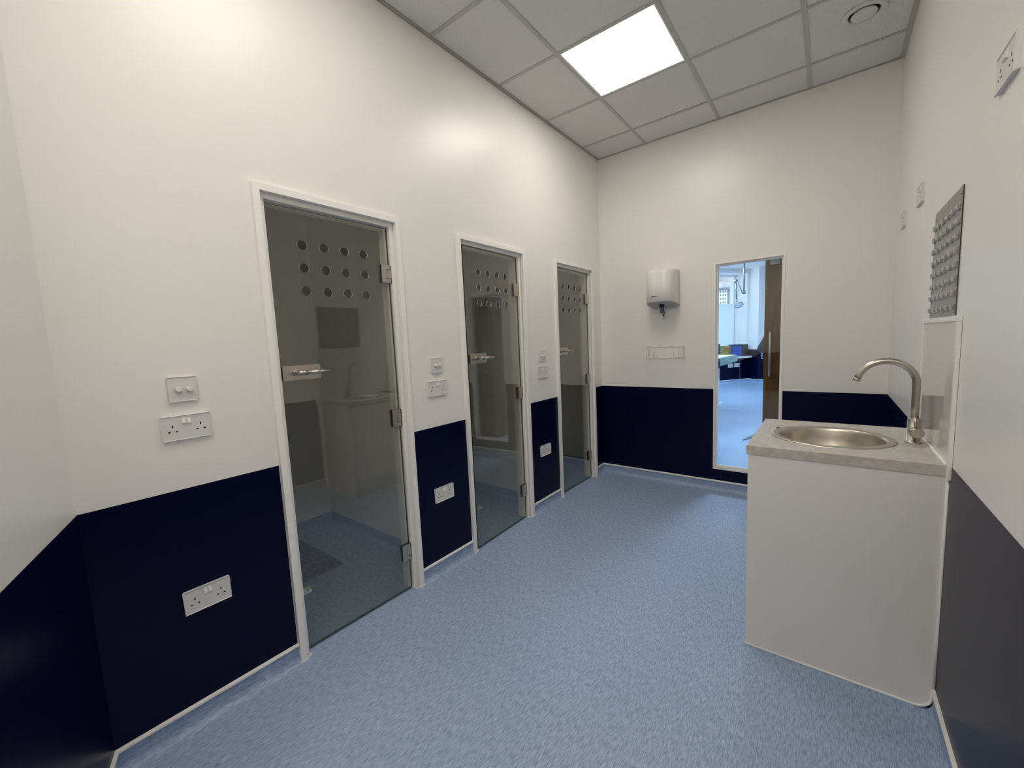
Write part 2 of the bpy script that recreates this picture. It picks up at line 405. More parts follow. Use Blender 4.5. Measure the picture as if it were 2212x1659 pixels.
bm = BM(); add_box(bm, 0, .020, -3.7, 0, H-.0025, H-.0005); add_box(bm, 0, .002, -3.7, 0, H-.0025, H+.03); tag(obj('trim_1', bm, 'bar_dark'), 'grey metal angle along the top of the left wall', 'trim', kind='structure')
bm = BM(); add_box(bm, .02, W-.02, -.014, 0, H-.0025, H-.0005); tag(obj('trim_2', bm, 'tbar'), 'grey metal angle along the top of the end wall', 'trim', kind='structure')
bm = BM(); add_box(bm, W-.024, W, -7.2, 0, H-.0025, H-.0005); tag(obj('trim_3', bm, 'tbar'), 'grey metal angle along the top of the right wall', 'trim', kind='structure')

# ------------------------------------------------------------------ glass cubicle doors
def door(idx, y0, y1, label, swing=0.0):
    root = thing('door_%d' % idx, label, 'door', (0, (y0+y1)/2, 0), kind='structure')
    def ring(name, x0, x1, w0, w1, bev=0):      # three-sided frame member between offsets w0 (outer) and w1 (inner)
        bm = BM()
        pts = [(y0+w0, 0), (y0+w0, DH-w0), (y1-w0, DH-w0), (y1-w0, 0), (y1-w1, 0), (y1-w1, DH-w1), (y0+w1, DH-w1), (y0+w1, 0)]
        add_prism(bm, pts, 'x', x0, x1)
        return obj(name, bm, 'frame', root)
    ring('architrave', 0.0, 0.020, 0.0, 0.027)
    ring('door_lining', -0.105, -0.008, 0.010, 0.049)
    ring('door_stop', -0.085, -0.045, 0.049, 0.058)
    bm = BM()                                    # white sealant round the feet of the frame
    for s, e in ((1, y0), (-1, y1)):
        add_box(bm, -.10, .006, e+s*.046 if s > 0 else e-.052, e+.052 if s > 0 else e-.046, 0.0, .007)
        add_box(bm, .004, .010, min(e+s*.024, e+s*.052), max(e+s*.024, e+s*.052), 0.0, .007)
        add_box(bm, .010, .022, min(e-s*.006, e+s*.030), max(e-s*.006, e+s*.030), 0.0, .008)
    obj('sealant_bead', bm, 'bead', root)
    gy0, gy1, gz0, gz1, t = y0+.056, y1-.056, .010, 1.996, .010
    hy = y1-.050                                 # pivot line
    rot = Matrix.Translation((-.008, 0, 0)) @ Matrix.Translation((-.02, hy, 0)) @ Matrix.Rotation(swing, 4, 'Z') @ Matrix.Translation((.02, -hy, 0))
    def leaf_obj(name, bm, m, parent):
        bmesh.ops.transform(bm, matrix=rot, verts=bm.verts); return obj(name, bm, m, parent)
    holes = [circle(y0+.204+.1003*i, 1.646+.1*j, .0215, 28) for i in range(4) for j in range(3)]
    bm = BM(); add_prism(bm, rect(gy0, gy1, gz0, gz1), 'x', -.025, -.015, holes=holes, side_mat=1, hole_mat=2)
    leaf = leaf_obj('glass_leaf', bm, ['glass_tint', 'glass_edge', 'glass_rim'], root)
    for zc in (1.762, .996, .226):
        bm = BM()                                # C-shaped plate clamped on the glass
        pts = [(gy1-.050, zc-.045), (gy1+.002, zc-.045), (gy1+.002, zc-.024), (gy1-.022, zc-.024), (gy1-.022, zc+.024), (gy1+.002, zc+.024), (gy1+.002, zc+.045), (gy1-.050, zc+.045)]
        add_prism(bm, pts, 'x', -.0148, -.007); add_prism(bm, pts, 'x', -.033, -.0252)
        hp = leaf_obj('hinge', bm, 'steel', leaf)
        bm = BM()                                # knuckle block and the leaf on the frame
        add_box(bm, -.039, -.017, gy1-.020, y1-.0485, zc-.022, zc+.022, .0015)
        add_box(bm, -.043, -.013, y1-.0505, y1-.0478, zc-.045, zc+.045)
        obj('hinge_block', bm, 'steel', root)
        bm = BM(); add_box(bm, -.0152, -.0146, gy1-.0515, gy1+.001, zc-.0465, zc+.0465)
        leaf_obj('hinge_gasket', bm, 'steel_dark', leaf)
    zc = 1.284
    bm = BM(); add_prism(bm, rrect(gy0+.006, gy0+.171, zc-.032, zc+.032, .003), 'x', -.0148, -.0015)
    leaf_obj('lock_plate', bm, 'steel', leaf)
    bm = BM(); add_box(bm, -.0145, -.004, gy0-.004, gy0+.006, zc-.028, zc+.026); leaf_obj('latch_case', bm, 'steel_dark', leaf)
    bm = BM(); yh = gy0+.060
    add_cyl(bm, (-.002, yh, zc), (.010, yh, zc), .0145, .0115)
    add_cyl(bm, (.008, yh, zc), (.047, yh, zc), .0085); add_cyl(bm, (.044, yh-.010, zc), (.044, yh+.030, zc), .0105, .0105, 20); add_cyl(bm, (.044, yh+.030, zc), (.044, yh+.034, zc), .0105, .0078, 20); add_cyl(bm, (.044, yh+.034, zc), (.044, yh+.133, zc), .0078, seg=20)
    leaf_obj('lever_handle', bm, 'steel', leaf)
    bm = BM(); zc = .286
    add_box(bm, -.0148, -.011, gy0+.002, gy0+.036, zc-.016, zc+.016); add_cyl(bm, (-.011, gy0+.028, zc), (.000, gy0+.028, zc), .0045, seg=12); add_cyl(bm, (-.002, gy0+.028, zc), (.003, gy0+.028, zc), .007, seg=12)
    leaf_obj('floor_bolt', bm, 'steel', leaf)
    bm = BM(); add_box(bm, -.040, -.018, y0+.048, y0+.0505, 1.87, 1.93); add_box(bm, -.040, -.018, y0+.048, y0+.0505, .09, .135)
    obj('rubber_buffer', bm, 'plastic2', root)
    return root
door(1, *DOORS[0], 'nearest smoked glass cubicle door, grey bath mat behind it', swing=math.radians(-1.1))
door(2, *DOORS[1], 'middle smoked glass cubicle door, slightly ajar', swing=math.radians(2.2))
door(3, *DOORS[2], 'farthest smoked glass cubicle door, next to the end wall', swing=math.radians(-1.0))

# ---- the cubicles behind the doors
bm = BM(); add_box(bm, -1.45, -1.33, -3.75, .35, 0, 2.5); tag(obj('wall_cubicle_back', bm, 'wall_matt'), 'plain white back wall of the cubicles, seen through the glass doors', 'wall', kind='structure')
def divider(a, b, label, name):
    bm = BM(); add_box(bm, -1.33, -.10, a, b, 0, 2.5); tag(obj(name, bm, 'wall_matt'), label, 'wall', kind='structure')
divider(-3.55, -3.45, 'white partition at the near side of the first cubicle', 'wall_cubicle_left')
divider(-2.255, -2.175, 'white partition between the first and middle cubicles', 'wall_cubicle_middle')
divider(-1.113, -1.033, 'white partition between the middle and last cubicles', 'wall_cubicle_right')
divider(.10, .20, 'white partition closing the last cubicle', 'wall_cubicle_end')
bm = BM(); add_box(bm, -1.45, -.10, -3.75, .35, 2.45, 2.55); tag(obj('ceiling_cubicles', bm, 'wall_matt'), 'low white ceiling over the cubicles', 'ceiling', kind='structure')
csegs = []
for a, b in ((-3.45, -2.255), (-2.175, -1.113), (-1.033, .10)):
    csegs += [((-1.33, b), (-1.33, a)), ((-.10, b), (-1.33, b)), ((-1.33, a), (-.10, a))]
baseboard('baseboard_cubicles', csegs, 'blue coved skirting inside the cubicles', with_cap=False)

# ------------------------------------------------------------------ internal window in the end wall
win = thing('window_1', 'tall narrow internal window in the end wall', 'window', ((WX0+WX1)/2, 0, WZ0), kind='structure')
bm = BM(); add_prism(bm, rect(WX0-.001, WX1+.001, WZ0-.001, WZ1+.001), 'y', -.004, .118, holes=[rect(WX0+.010, WX1-.010, WZ0+.010, WZ1-.010)]); obj('window_lining', bm, 'frame', win)
bm = BM(); add_prism(bm, rect(WX0+.010, WX1-.010, WZ0+.010, WZ1-.010), 'y', .030, .042, holes=[rect(WX0+.024, WX1-.024, WZ0+.024, WZ1-.024)])
add_prism(bm, rect(WX0+.010, WX1-.010, WZ0+.010, WZ1-.010), 'y', .050, .062, holes=[rect(WX0+.024, WX1-.024, WZ0+.024, WZ1-.024)]); obj('glazing_bead', bm, 'frame', win)
bm = BM(); add_box(bm, WX0+.012, WX1-.012, .0425, .0495, WZ0+.012, WZ1-.012); obj('pane', bm, 'glass_clear', win)

# ------------------------------------------------------------------ oak door beyond the window
d4 = thing('door_4', 'oak veneered door with a long steel pull handle beyond the window', 'door', (1.392, .20, 0), kind='structure')
bm = BM(); add_box(bm, 1.392, 2.25, .20, .244, .008, 2.04, .0015); obj('door_leaf', bm, 'oak', d4)
bm = BM(); add_tube(bm, [(1.441, .20, 1.372), (1.441, .165, 1.372), (1.441, .151, 1.368), (1.441, .145, 1.358), (1.441, .145, 1.02), (1.441, .151, 1.010), (1.441, .165, 1.006), (1.441, .20, 1.006)], .0078, 14); obj('pull_handle', bm, 'steel', d4)
bm = BM(); add_box(bm, 1.424, 1.496, .190, .1995, 1.920, 1.962, .002)
for x in (1.434, 1.486): add_cyl(bm, (x, .190, 1.941), (x, .187, 1.941), .005, seg=10)
obj('top_patch_plate', bm, 'steel', d4)

# ------------------------------------------------------------------ ceiling lights and vent
def light_panel(cx, cy, label, H=H, m='panel_light'):
    r = thing('ceiling_light', label, 'ceiling light', (cx, cy, H), group='square ceiling light panels')
    bm = BM(); add_prism(bm, rect(cx-.296, cx+.296, cy-.296, cy+.296), 'z', H+.001, H+.012, holes=[rect(cx-.280, cx+.280, cy-.282, cy+.282)]); obj('frame', bm, 'frame', r)
    bm = BM(); add_box(bm, cx-.281, cx+.281, cy-.283, cy+.283, H+.004, H+.008); obj('diffuser', bm, m, r)
light_panel(.771, GY[1]-.3, 'square lit ceiling panel over the middle glass door')
light_panel(.771, GY[4]-.3, 'square lit ceiling panel nearer the camera, above the frame', m='panel_light_dim')
light_panel(1.371, GY[6]-.3, 'unseen fill panel added to the ceiling above and behind the camera', m='panel_fill_near')  # added fill for the vanity end, near floor and left wall
light_panel(1.371, GY[9]-.3, 'unseen fill panel added to the ceiling farthest behind the camera', m='panel_fill_near')  # another added fill, over the passage
v = thing('air_vent', 'round white air valve in a ceiling tile near the right wall', 'air vent', (VENT[0], VENT[1], H))
bm = BM(); add_lathe(bm, [(.070, .0), (.074, -.006), (.098, -.008), (.101, -.004), (.101, .003), (.076, .003), (.072, .04), (.068, .04), (.070, 0)], (*VENT, H)); obj('valve_ring', bm, 'valve', v)
bm = BM(); add_lathe(bm, [(0, -.012), (.050, -.012), (.056, -.009), (.058, -.003), (.050, .008), (0, .010)], (*VENT, H)); add_cyl(bm, (*VENT, H), (*VENT, H+.03), .006, seg=10); obj('valve_disc', bm, 'valve', v)
bm = BM(); add_cyl(bm, (*VENT, H+.034), (*VENT, H+.040), .0705); obj('duct_throat', bm, 'steel_dark', v)

# ------------------------------------------------------------------ sockets and dimmers (face +x, local coordinates)
def faceplate(w, h):
    bm = BM(); add_prism(bm, rrect(-w/2, w/2, -h/2, h/2, .004), 'x', 0, .009)
    top = [e for e in bm.edges if all(abs(v.co.x-.009) < 1e-5 for v in e.verts) and len(e.link_faces) == 2 and any(abs(f.normal.x) < .3 for f in e.link_faces)]
    bm.normal_update()
    top = [e for e in bm.edges if all(abs(v.co.x-.009) < 1e-5 for v in e.verts) and any(abs(f.normal.x) < .3 for f in e.link_faces)]
    bmesh.ops.bevel(bm, geom=top, offset=.0028, segments=2, profile=.5, affect='EDGES')
    return bm
def make_socket(tilt=(1, 1)):
    r = thing('double_socket', '', 'socket')
    obj('faceplate', faceplate(.146, .086), 'plastic', r, local=True)
    for k, y in enumerate((-.0075, .0075)):
        s = tilt[k]; bm = BM()
        pts = [(.0088, .014), (.0088, .034), (.0105 if s > 0 else .0145, .033), (.0145 if s > 0 else .0105, .015)]
        vs = [[bm.verts.new((x, y+dy, z)) for x, z in pts] for dy in (-.0052, .0052)]
        bm.faces.new(vs[0]); bm.faces.new(vs[1][::-1])
        for i in range(4): bm.faces.new((vs[0][i], vs[0][(i+1) % 4], vs[1][(i+1) % 4], vs[1][i]))
        obj('rocker_switch', bm, 'plastic2', r, local=True)
    for c in (-.041, .041):
        for (dy, z, w, h) in ((0, .007, .0042, .0085), (-.0108, -.0125, .0072, .0042), (.0108, -.0125, .0072, .0042)):
            bm = BM(); add_box(bm, .0085, .0094, c+dy-w/2, c+dy+w/2, z-h/2, z+h/2); obj('pin_slot', bm, 'slot', r, local=True)
            if dy:
                pass
    return r
def make_dimmer():
    r = thing('dimmer_switch', '', 'dimmer switch')
    obj('faceplate', faceplate(.086, .086), 'plastic', r, local=True)
    for y in (-.0135, .0175):
        bm = BM(); add_cyl(bm, (.0088, y, -.001), (.022, y, -.001), .0098, .0095, 24); add_cyl(bm, (.022, y, -.001), (.0245, y, -.001), .0095, .0075, 24)
        obj('dimmer_knob', bm, 'plastic2', r, local=True)
    return r
s0 = make_socket(); d0 = make_dimmer()
def put(proto, first, x, y, z, rz, label, group):
    o = proto if first else copy_tree(proto)
    o.location = (x, y, z); o.rotation_euler = (0, 0, rz); tag(o, label, None, group); return o
UP, LO = 'white double sockets on the left wall', 'white double sockets high on the right wall'
put(s0, True, 0, -3.442, 1.124, 0, 'white double socket under the dimmer left of the nearest glass door', UP)
put(s0, False, .0015, -3.443, .480, 0, 'white double socket on navy band left of the nearest glass door', UP)
put(s0, False, 0, -2.235, 1.127, 0, 'white double socket under the dimmer between nearest and middle glass doors', UP)
put(s0, False, .0015, -2.235, .487, 0, 'white double socket on navy band between nearest and middle glass doors', UP)
put(s0, False, 0, -1.103, 1.130, 0, 'white double socket under the dimmer between middle and farthest glass doors', UP)
put(s0, False, .0015, -1.103, .488, 0, 'white double socket on navy band between middle and farthest glass doors', UP)
put(s0, False, W, -2.255, 1.995, PI, 'white double socket at top right edge, nearest of the high three', LO)
put(s0, False, W, -1.005, 1.995, PI, 'white double socket high on right wall, left above the hook board', LO)
put(s0, False, W, -.430, 1.995, PI, 'white double socket high on right wall, nearest the far corner', LO)
G = 'white twin dimmers on the left wall'
put(d0, True, 0, -3.441, 1.261, 0, 'white twin dimmer left of the nearest glass door', G)
put(d0, False, 0, -2.230, 1.263, 0, 'white twin dimmer between nearest and middle glass doors', G)
put(d0, False, 0, -1.105, 1.263, 0, 'white twin dimmer between middle and farthest glass doors', G)

# ------------------------------------------------------------------ vanity unit, worktop, sink, tap, backsplash
VX0, VY0, VY1, VT = 1.567, -1.935, -1.278, .900
van = thing('vanity_unit', 'boxed off white vanity cabinet under the grey worktop', 'cabinet', (1.86, -1.6, 0))
R = .045
pts = [(VX0+.006, .002), (W-.052, .002)] + [(W-.052+R*math.sin(t), .002+R-R*math.cos(t)) for t in [PI/2*i/6 for i in range(1, 7)]] + [(W-.004, .085), (W-.002, .862), (VX0+.006, .862)]
bm = BM(); add_prism(bm, pts, 'y', VY0+.002, VY0+.020); obj('end_panel', bm, 'vanity', van)
bm = BM(); add_prism(bm, pts, 'y', VY1-.020, VY1-.002); obj('end_panel', bm, 'vanity', van)
ym = (VY0+VY1)/2
for a, b in ((VY0+.022, ym-.0015), (ym+.0015, VY1-.022)):
    bm = BM(); add_box(bm, VX0+.006, VX0+.024, a, b, .155, .856, .001); dd = obj('cabinet_door', bm, 'vanity', van)
bm = BM(); add_box(bm, VX0+.050, VX0+.066, VY0+.020, VY1-.020, .002, .150); obj('plinth', bm, 'vanity', van)
bm = BM(); add_box(bm, VX0+.024, W-.003, VY0+.020, VY1-.020, .135, .150); obj('base_shelf', bm, 'vanity', van)
bm = BM()
path = [(VX0+.004, .003)] + [(u, w) for u, w in pts[1:9]]
add_tube(bm, [(u, VY0+.0015, w+.001) for u, w in path], .0048, 8)
add_tube(bm, [(W-.004, VY0-.001, z) for z in (.086, .3, .6, .860)], .0052, 8)
obj('sealant_bead', bm, 'bead', van)

SC, SR = (1.845, -1.620), .219
wt = None
bm = BM(); add_prism(bm, rect(VX0, W-.004, VY0-.002, VY1), 'z', .8625, VT, holes=[circle(*SC, .196, 48)])
wt = tag(obj('worktop', bm, 'worktop', loc=(1.86, -1.6, .8625)), 'grey stone effect worktop with a round cut-out for the sink', 'worktop')
bm = BM(); add_tube(bm, [(W-.010, VY0-.001, VT+.002), (W-.010, VY1, VT+.002)], .0055, 8); obj('sealant_bead', bm, 'bead', wt)
snk = thing('sink', 'round stainless steel inset sink in the grey worktop', 'sink', (*SC, VT-.13))
bm = BM()
prof = [(.219, .000), (.2185, .003), (.214, .0048), (.205, .0050), (.199, .0035), (.196, .0042), (.191, .0040), (.187, .000), (.184, -.012), (.180, -.045), (.170, -.090), (.150, -.118), (.120, -.128), (.030, -.133), (.028, -.134)]
add_lathe(bm, prof, (*SC, VT), 72); 
add_lathe(bm, [(.219, 0), (.199, .0), (.190, -.004), (.187, -.014), (.1835, -.046), (.1735, -.092), (.1525, -.121), (.120, -.131), (.028, -.136)], (*SC, VT+.0004), 72)
obj('bowl', bm, 'sink', snk)
bm = BM(); add_lathe(bm, [(0, -.1345), (.016, -.1345), (.020, -.131), (.031, -.130), (.031, -.133), (.031, -.1365)], (*SC, VT), 32)
obj('waste_outlet', bm, 'steel', snk)

bm = BM(); add_box(bm, 1.640, 1.652, -1.519, -1.513, VT+.0005, VT+.006, .001); add_box(bm, 1.636, 1.642, -1.523, -1.515, VT+.0005, VT+.004, .001); obj('chain_stay', bm, 'lamp_metal', snk)
TX, TY = 2.112, -1.600
tap = thing('mixer_tap', 'brushed swan-neck mixer tap behind the sink', 'tap', (TX, TY, VT))
bm = BM(); add_lathe(bm, [(0, 0), (.0265, 0), (.0265, .004), (.024, .0065), (.0215, .007), (.0215, .098), (.0205, .100), (0, .100)], (TX, TY, VT), 40); obj('tap_body', bm, 'steel', tap)
pts = [(TX, TY, VT+.098), (TX, TY, VT+.15), (TX, TY, 1.14)]
ra = .0915
for i in range(1, 21):
    t = math.radians(160)*i/20; pts.append((TX-ra+ra*math.cos(t), TY, 1.14+ra*math.sin(t)))
ex, ez = pts[-1][0], pts[-1][2]; t = math.radians(160)
dx, dz = -math.sin(t), math.cos(t)
pts.append((ex+dx*.012, TY, ez+dz*.012))
bm = BM(); add_tube(bm, pts, .0128, 24); obj('spout', bm, 'steel', tap)
bm = BM(); add_cyl(bm, (pts[-1][0], TY, pts[-1][2]), (pts[-1][0]+dx*.012, TY, pts[-1][2]+dz*.012), .0134, .0134, 24); obj('aerator', bm, 'steel', tap)
kz = VT+.048; ka = Vector((.10, -1, 0)).normalized()
bm = BM(); c0 = Vector((TX, TY, kz)) + ka*.015
add_cyl(bm, c0, c0+ka*.036, .0205, seg=32); add_cyl(bm, c0+ka*.036, c0+ka*.038, .0205, .0192, 32)
kn = obj('control_knob', bm, 'steel', tap)
bm = BM(); c1 = c0+ka*.020; add_tube(bm, [c1+Vector((-.004, 0, .015)), c1+Vector((-.005, 0, .035)), c1+Vector((-.006, 0, .062))], .0052, 12); obj('lever_pin', bm, 'steel', kn)

bs = thing('backsplash', 'glossy white panel on the wall behind the tap', 'backsplash', (W, -1.63, VT))
BY0, BY1, BZ = VY0-.004, -1.335, 1.378
bm = BM(); add_box(bm, W-.006, W-.0005, BY0, BY1, VT+.003, BZ); obj('panel', bm, 'splash', bs)
bm = BM(); add_box(bm, W-.011, W-.0005, BY0-.024, BY1+.010, BZ, BZ+.018, .002); obj('edge_trim', bm, 'bead', bs)
bm = BM(); add_box(bm, W-.011, W-.0005, BY0-.022, BY0, .856, BZ, .002); obj('edge_trim', bm, 'wall', bs)
bm = BM(); add_box(bm, W-.011, W-.0005, BY1, BY1+.008, VT+.003, BZ, .002); obj('edge_trim', bm, 'frame', bs)

# ------------------------------------------------------------------ hook board
KB = thing('hook_board', 'grey board with rows of small plastic hooks above the backsplash', 'hook board', (W, -1.70, 1.40))
KY0, KY1, KZ0, KZ1 = -1.867, -1.422, 1.398, 1.818
bm = BM(); add_box(bm, W-.003, W-.0003, KY0, KY1, KZ0, KZ1); obj('backing_board', bm, 'board', KB)
bm = BM(); add_box(bm, W-.0032, W-.0003, KY0-.0012, KY0, KZ0, KZ1); obj('board_edge', bm, 'board_edge', KB)
def hook_bm():
    bm = BM(); w = .0165
    prof = [(0, .010), (.0018, .010), (.0018, -.003), (.0040, -.0050), (.0058, -.003), (.0058, .0075), (.0080, .008), (.0086, -.003), (.0068, -.0085), (.0042, -.0105), (0, -.0095)]
    a = [bm.verts.new((-x, -w, z)) for x, z in prof]; b = [bm.verts.new((-x, w, z)) for x, z in prof]; k = len(prof)
    bmesh.ops.triangle_fill(bm, use_beauty=True, edges=[bm.edges.new((a[i], a[(i+1) % k])) for i in range(k)])
    bmesh.ops.triangle_fill(bm, use_beauty=True, edges=[bm.edges.new((b[i], b[(i+1) % k])) for i in range(k)])
    for i in range(k): bm.faces.new((a[i], a[(i+1) % k], b[(i+1) % k], b[i]))
    return bm
hk = None
def along(i, n, a, b): return a+(b-a)*i/(n-1)
for r_ in range(8):
    for c in range(6):
        y = along(c, 6, KY0+.030, KY1-.026); z = along(r_, 8, KZ0+.030, KZ1-.062)
        if hk is None:
            o = obj('hook', hook_bm(), 'clip', KB, local=True); hk = o.data
        else:
            o = bpy.data.objects.new('hook', hk); COL.objects.link(o); o.parent = KB
        o.location = (-.003, y-(-1.70), z-1.40)
sc = None
for r_ in range(5):
    for c in range(3):
        y = (KY0+.015, (KY0+KY1)/2, KY1-.012)[c]; z = (KZ0+.012, KZ0+.104, KZ0+.206, KZ0+.306, KZ1-.022)[r_]
        if sc is None:
            bm = BM(); add_cyl(bm, (0, 0, 0), (-.003, 0, 0), .005, .004, 12); o = obj('screw', bm, 'steel', KB, local=True); sc = o.data
        else:
            o = bpy.data.objects.new('screw', sc); COL.objects.link(o); o.parent = KB
        o.location = (-.003, y+1.70, z-1.40)

# ------------------------------------------------------------------ paper towel dispenser and wire rack on the end wall
DX0, DX1, DZ0, DZ1 = .510, .765, 1.640, 1.960
dp = thing('paper_towel_dispenser', 'rounded white paper towel dispenser on the end wall', 'towel dispenser', ((DX0+DX1)/2, 0, DZ0))
cx = (DX0+DX1)/2; hw = (DX1-DX0)/2
def dsec(z, s=1.0, depth=.215):
    """D-shaped section: straight sides then a full rounded front"""
    out = [(cx-hw*s, -.001)]
    for i in range(0, 25):
        t = PI*i/24; ex_ = .62
        c, s_ = math.cos(t), math.sin(t)
        x = -math.copysign(abs(c)**ex_, c)*hw*s; y = -(s_**.75)*(depth*s-.075)-.075
        out.append((cx+x, y))
    out.append((cx+hw*s, -.001)); return out
bm = BM(); rings = []
for z, s, dep, slant in ((1.672, .99, .205, 0), (1.680, 1.0, .215, 0), (1.80, 1.0, .215, 0), (1.925, 1.0, .212, 0), (1.945, .985, .205, 0), (1.957, .95, .190, 0), (1.961, .88, .170, 0)):
    sec = dsec(z, s, dep); rg = []
    for (x, y) in sec:
        zz = z
        if z < 1.70: zz = z - .028*max(0, 1+y/.20)          # the lower rim drops towards the wall
        rg.append(bm.verts.new((x, y, zz)))
    rings.append(rg)
k = len(rings[0])
for a, b in zip(rings, rings[1:]):
    for i in range(k-1): f = bm.faces.new((a[i], a[i+1], b[i+1], b[i])); f.smooth = True
    bm.faces.new((a[k-1], a[0], b[0], b[k-1]))
f = bm.faces.new(rings[-1]); f.smooth = False
# underside: a shallow recess
low = [bm.verts.new((cx+(v.co.x-cx)*.94, v.co.y*.94-.004, v.co.z+.006)) for v in rings[0]]
for i in range(k-1): bm.faces.new((rings[0][i+1], rings[0][i], low[i], low[i+1]))
obj('cover', bm, 'disp', dp)
bm = BM(); low2 = []
for z0_, s in ((0.0, .965), (-.014, .86), (-.024, .60), (-.026, .30)):
    sec = dsec(0, 1.0, .210); low2.append([bm.verts.new((cx+(x-cx)*s, -.085+(y+.085)*s if s < .9 else y*s-.002, 1.680-.028*max(0, 1+y/.20)+z0_*.9)) for x, y in sec])
for a, b in zip(low2, low2[1:]):
    for i in range(k): f = bm.faces.new((a[i], a[(i+1) % k], b[(i+1) % k], b[i])); f.smooth = True
bm.faces.new(low2[-1])
obj('base_tray', bm, 'disp_grey', dp)
bm = BM(); add_lathe(bm, [(.020, .010), (.022, -.012), (.017, -.020), (.012, -.018), (.012, .006)], (cx+.005, -.115, 1.652), 24); obj('nozzle', bm, 'steel_dark', dp)
bm = BM()                                                    # small dark wavy emblem low on the front
wave = [(-.030, -.006), (-.020, -.004), (-.013, .003), (-.004, .005), (.006, .002), (.018, .004), (.030, -.001)]
wv = []
for i, (u, w_) in enumerate(wave):
    th = [.0008, .0035, .0045, .0035, .0025, .0032, .0008][i]; wv.append((u, w_, th))
front = []
for (u, w_, th) in wv:
    xx = cx-.030+u; yy = -.214
    front.append((bm.verts.new((xx, yy-.0022, 1.722+w_-th)), bm.verts.new((xx, yy-.0022, 1.722+w_+th)), bm.verts.new((xx, yy+.002, 1.722+w_-th)), bm.verts.new((xx, yy+.002, 1.722+w_+th))))
for a, b in zip(front, front[1:]):
    bm.faces.new((a[0], b[0], b[1], a[1])); bm.faces.new((a[1], b[1], b[3], a[3])); bm.faces.new((a[0], a[2], b[2], b[0]))
obj('emblem', bm, 'mark', dp)
tw = thing('paper_towel', 'twisted grey blue paper tail hanging from the dispenser', 'paper towel', (cx+.005, -.115, 1.52))
def ribbon(bm, z0, z1, w0, w1, tw0, tw1, x0, x1, y0=-.115):
    n_ = 16; L = []
    for i in range(n_+1):
        t = i/n_; z = z0+(z1-z0)*t; w = w0+(w1-w0)*t; a = tw0+(tw1-tw0)*t; x = x0+(x1-x0)*t
        row = []
        for j in range(9):
            s = -1+j/4; off = w*s; rip = .004*math.sin(s*7+i*.6)
            row.append(bm.verts.new((x+off*math.cos(a)-rip*math.sin(a), y0+off*math.sin(a)+rip*math.cos(a), z)))
        L.append(row)
    g = []
    for a, b in zip(L, L[1:]):
        for j in range(8): f = bm.faces.new((a[j], a[j+1], b[j+1], b[j])); f.smooth = True; g.append(f)
    bmesh.ops.solidify(bm, geom=g, thickness=.0012)
bm = BM(); ribbon(bm, 1.655, 1.585, .011, .022, 0, .8, cx+.005, cx+.010); ribbon(bm, 1.590, 1.548, .019, .009, .5, 1.6, cx+.010, cx+.022); obj('paper_tail', bm, 'paper', tw)
bm = BM(); ribbon(bm, 1.582, 1.566, .012, .008, 1.2, 1.6, cx+.016, cx+.020, -.122); ribbon(bm, 1.552, 1.522, .007, .005, 1.6, 2.2, cx+.022, cx+.018); obj('torn_end', bm, 'paper_white', tw)

rk = thing('wire_rack', 'white wire holder under the paper towel dispenser', 'wire rack', (.64, 0, 1.18))
RX0, RX1, RZ0, RZ1, RD = .490, .800, 1.182, 1.280, -.088
def wire(pts, r=.0024): 
    bm = BM(); add_tube(bm, pts, r, 8); return bm
for z in (RZ0, RZ1):
    obj('rail', wire([(.555, RD, z), (RX0+.008, RD, z), (RX0, RD+.008, z), (RX0, -.008, z), (RX0+.008, -.004, z), (RX1-.008, -.004, z), (RX1, -.008, z), (RX1, RD+.008, z), (RX1-.008, RD, z), (.735, RD, z)] if z == RZ1 else
         [(RX0+.004, RD, z), (RX0, RD+.008, z), (RX0, -.008, z), (RX0+.008, -.004, z), (RX1-.008, -.004, z), (RX1, -.008, z), (RX1, RD+.008, z), (RX1-.004, RD, z), (RX0+.004, RD, z)], .0034 if z == RZ0 else .0032), 'wire', rk)
for (x, y) in ((RX0, -.010), (RX0+.004, RD), (.555, RD), (.735, RD), (RX1-.004, RD), (RX1, -.010), (RX0+.045, -.004), (RX1-.045, -.004)):
    obj('upright', wire([(x, y, RZ0), (x, y, RZ1)], .0026), 'wire', rk)
for x in (.56, .65, .73): obj('base_wire', wire([(x, RD, RZ0), (x, -.004, RZ0)], .0020), 'wire', rk)
for x in (.592, .697):
    bm = BM(); add_tube(bm, [(x-.006, -.0035, RZ1-.002), (x-.006, -.003, RZ1+.006), (x, -.003, RZ1+.012), (x+.006, -.003, RZ1+.006), (x+.006, -.0035, RZ1-.002)], .0018, 8)
    add_cyl(bm, (x, 0, RZ1+.005), (x, -.006, RZ1+.005), .0038, seg=12); obj('screw_eye', bm, 'steel', rk)

# ------------------------------------------------------------------ bath mat in the first cubicle
mt = None
bm = BM(); nx, ny = 70, 76; x0, x1, y0, y1 = -1.20, -.618, -3.22, -2.578; g = []
for i in range(nx+1):
    row = []
    for j in range(ny+1):
        u, v_ = i/nx, j/ny; x = x0+(x1-x0)*u; y = y0+(y1-y0)*v_
        e = min(u, 1-u, v_, 1-v_); edge = min(1, e/.02)
        border = .006 if .05 < e < .085 else 0
        z = .002 + edge*(.017 + .007*noise.noise(Vector((x*60, y*60, 0))) + .004*random.random() - border)
        jx = .004*random.uniform(-1, 1) + (.010*noise.noise(Vector((y*40, 3, 1))) if e < .01 else 0)
        jy = .004*random.uniform(-1, 1) + (.010*noise.noise(Vector((x*40, 7, 1))) if e < .01 else 0)
        row.append(bm.verts.new((x+jx, y+jy, z)))
    g.append(row)
for i in range(nx):
    for j in range(ny): bm.faces.new((g[i][j], g[i+1][j], g[i+1][j+1], g[i][j+1]))
